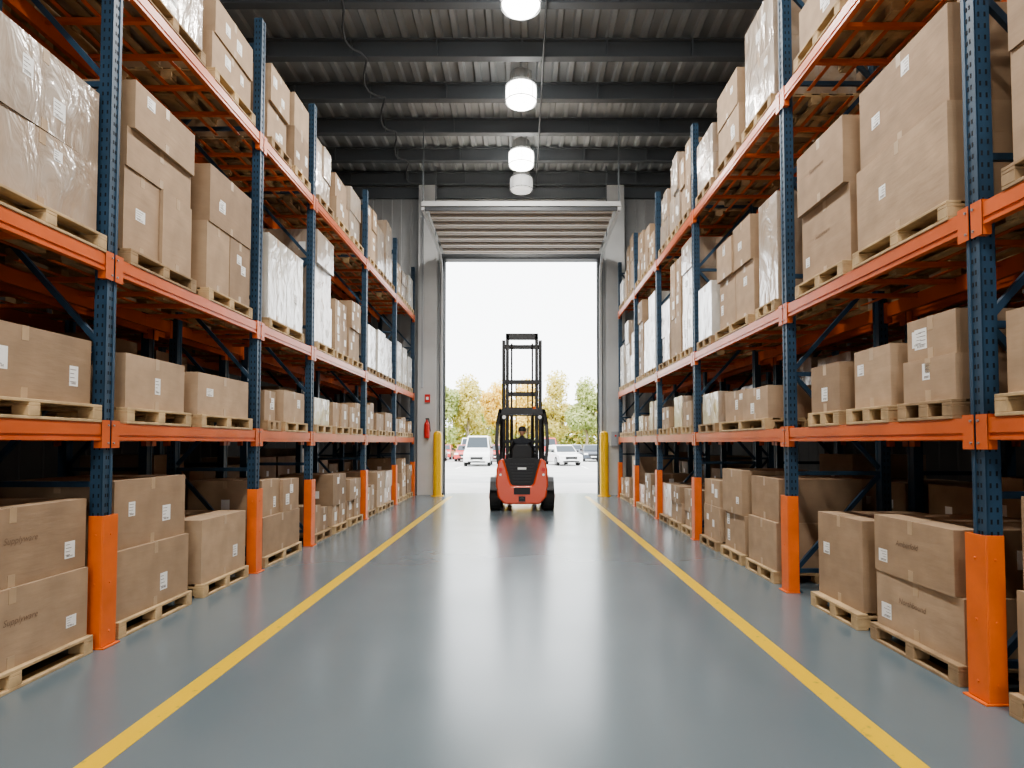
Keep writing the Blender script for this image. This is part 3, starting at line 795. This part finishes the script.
cols = [(0.5, 0.03, 0.03), (0.4, 0.4, 0.42), (0.5, 0.05, 0.04), (0.45, 0.03, 0.02), (0.6, 0.6, 0.6), (0.2, 0.22, 0.25), (0.05, 0.06, 0.08), (0.08, 0.12, 0.25), (0.5, 0.5, 0.5)]
for k, c in enumerate(cols): car(-11.2+0.6+k*2.8, 53.5+R.uniform(-0.3, 0.3), c, van=False)
cols = [(0.4, 0.4, 0.42), (0.05, 0.06, 0.08), (0.5, 0.04, 0.03), (0.6, 0.6, 0.6), (0.05, 0.06, 0.08), (0.7, 0.7, 0.7), (0.5, 0.04, 0.03), (0.3, 0.32, 0.35), (0.5, 0.5, 0.5), (0.5, 0.04, 0.03), (0.05, 0.06, 0.08)]
for k, c in enumerate(cols): car(-13.0+k*2.6, 60.2+R.uniform(-0.2, 0.2), c, van=(k % 3 == 0))

def leafmat(name, c1, c2):
    m, nt, b = newmat(name); N = nt.nodes; L = nt.links
    g = N.new('ShaderNodeNewGeometry'); r = N.new('ShaderNodeValToRGB')
    r.color_ramp.elements[0].color = c1+(1,); r.color_ramp.elements[1].color = c2+(1,)
    L.new(g.outputs['Random Per Island'], r.inputs['Fac']); L.new(r.outputs['Color'], b.inputs['Base Color'])
    b.inputs['Roughness'].default_value = 0.7
    tr = N.new('ShaderNodeBsdfTranslucent'); mx = N.new('ShaderNodeMixShader'); mx.inputs[0].default_value = 0.45
    L.new(r.outputs['Color'], tr.inputs['Color']); L.new(b.outputs[0], mx.inputs[1]); L.new(tr.outputs[0], mx.inputs[2])
    L.new(mx.outputs[0], N['Material Output'].inputs['Surface'])
    return m
LF = [leafmat('leaves_green', (0.33, 0.40, 0.16), (0.56, 0.59, 0.28)), leafmat('leaves_yellow', (0.78, 0.60, 0.16), (0.94, 0.77, 0.30)), leafmat('leaves_olive', (0.58, 0.54, 0.18), (0.78, 0.68, 0.30))]  # leaf colours made pale, bright overexposed haze is put into them
M_bark = plain('bark', (0.30, 0.24, 0.19), 0.9, noise=0.3)
def tree(x, y, h, r, lm):
    m = MB(); th = h*0.3
    m.cyl((x, y, 0), (x+0.1, y, th), 0.22, M_bark, r1=0.16, n=10)
    blobs = []
    for k in range(12):
        t = R.uniform(0, 6.28); rr = r*R.uniform(0.2, 0.7); zz = h*R.uniform(0.26, 0.80)
        c = Vector((x+rr*math.cos(t), y+rr*math.sin(t), zz)); blobs.append((c, r*R.uniform(0.35, 0.5)))
        m.cyl((x+0.1, y, th*0.9), tuple(c), 0.09, M_bark, r1=0.03, n=6)
    blobs.append((Vector((x, y, h*0.84)), h*0.15)); blobs.append((Vector((x, y, h*0.5)), r*0.65)); blobs.append((Vector((x, y, h*0.7)), r*0.55))
    for c, br in blobs:
        for k in range(420):
            d = Vector((R.gauss(0, 1), R.gauss(0, 1), R.gauss(0, 1))).normalized()
            p = c+d*br*(R.random()**0.45)
            if p.z < 0.3: p.z = 0.3+R.random()
            a = Vector((R.gauss(0, 1), R.gauss(0, 1), R.gauss(0, 1))).normalized(); b_ = a.cross(d).normalized()*0.14; a = a*0.19
            m.quad([p-a, p+b_, p+a, p-b_], lm)
    m.build('tree')
for (x, y, h, r, k) in [(-10.4, 76, 9.3, 2.8, 0), (-7.0, 79, 10.6, 2.9, 2), (-3.2, 84, 10.3, 2.8, 1), (0.6, 80, 10.2, 2.6, 1), (4.6, 82, 11.4, 2.9, 2), (8.0, 77, 10.0, 2.7, 0), (-14.5, 80, 9, 2.8, 2), (11.8, 81, 9.3, 2.6, 1), (-19, 78, 10, 2.8, 0), (17, 79, 10, 2.8, 0)]:
    tree(x, y, h, r, LF[k])
m = MB()
for k in range(14000):
    x = R.uniform(-35, 35); p = Vector((x, 92+R.uniform(-2, 2), 0.5+R.random()*(5.0+1.4*math.sin(x*0.7)+0.9*math.sin(x*1.9))))
    a = Vector((R.gauss(0, 1), R.gauss(0, 1), R.gauss(0, 1))).normalized(); b_ = a.orthogonal().normalized()*0.3
    a = a*0.4; m.quad([p-a, p+b_, p+a, p-b_], LF[R.choice([0, 0, 2, 2])])
m.build('hedge')

# ------------------------------------------------------------------ world, sun, camera
w = bpy.data.worlds.new('overcast_sky'); scene.world = w; w.use_nodes = True
bg = w.node_tree.nodes['Background']; bg.inputs[0].default_value = (0.95, 0.98, 1.0, 1); bg.inputs[1].default_value = 4.9
sl = bpy.data.lights.new('sun', 'SUN'); sl.energy = 4.5; sl.angle = math.radians(15); sl.color = (1, 0.95, 0.88)
so = bpy.data.objects.new('sun', sl); COL.objects.link(so); so.rotation_euler = (math.radians(45), 0, math.radians(-20))

cam = bpy.data.cameras.new('camera'); co = bpy.data.objects.new('camera', cam); COL.objects.link(co)
cam.sensor_width = 36; cam.lens = 620/1024*36
T = math.radians(2.0)
co.location = (0, 0, 1.6); co.rotation_euler = (math.pi/2+T, 0, 0)
cam.shift_x = -10/1024; cam.shift_y = (59-620*math.tan(T))/1024
cam.clip_end = 500; cam.clip_start = 0.05
scene.camera = co
scene.view_settings.look = 'AgX - Medium High Contrast'
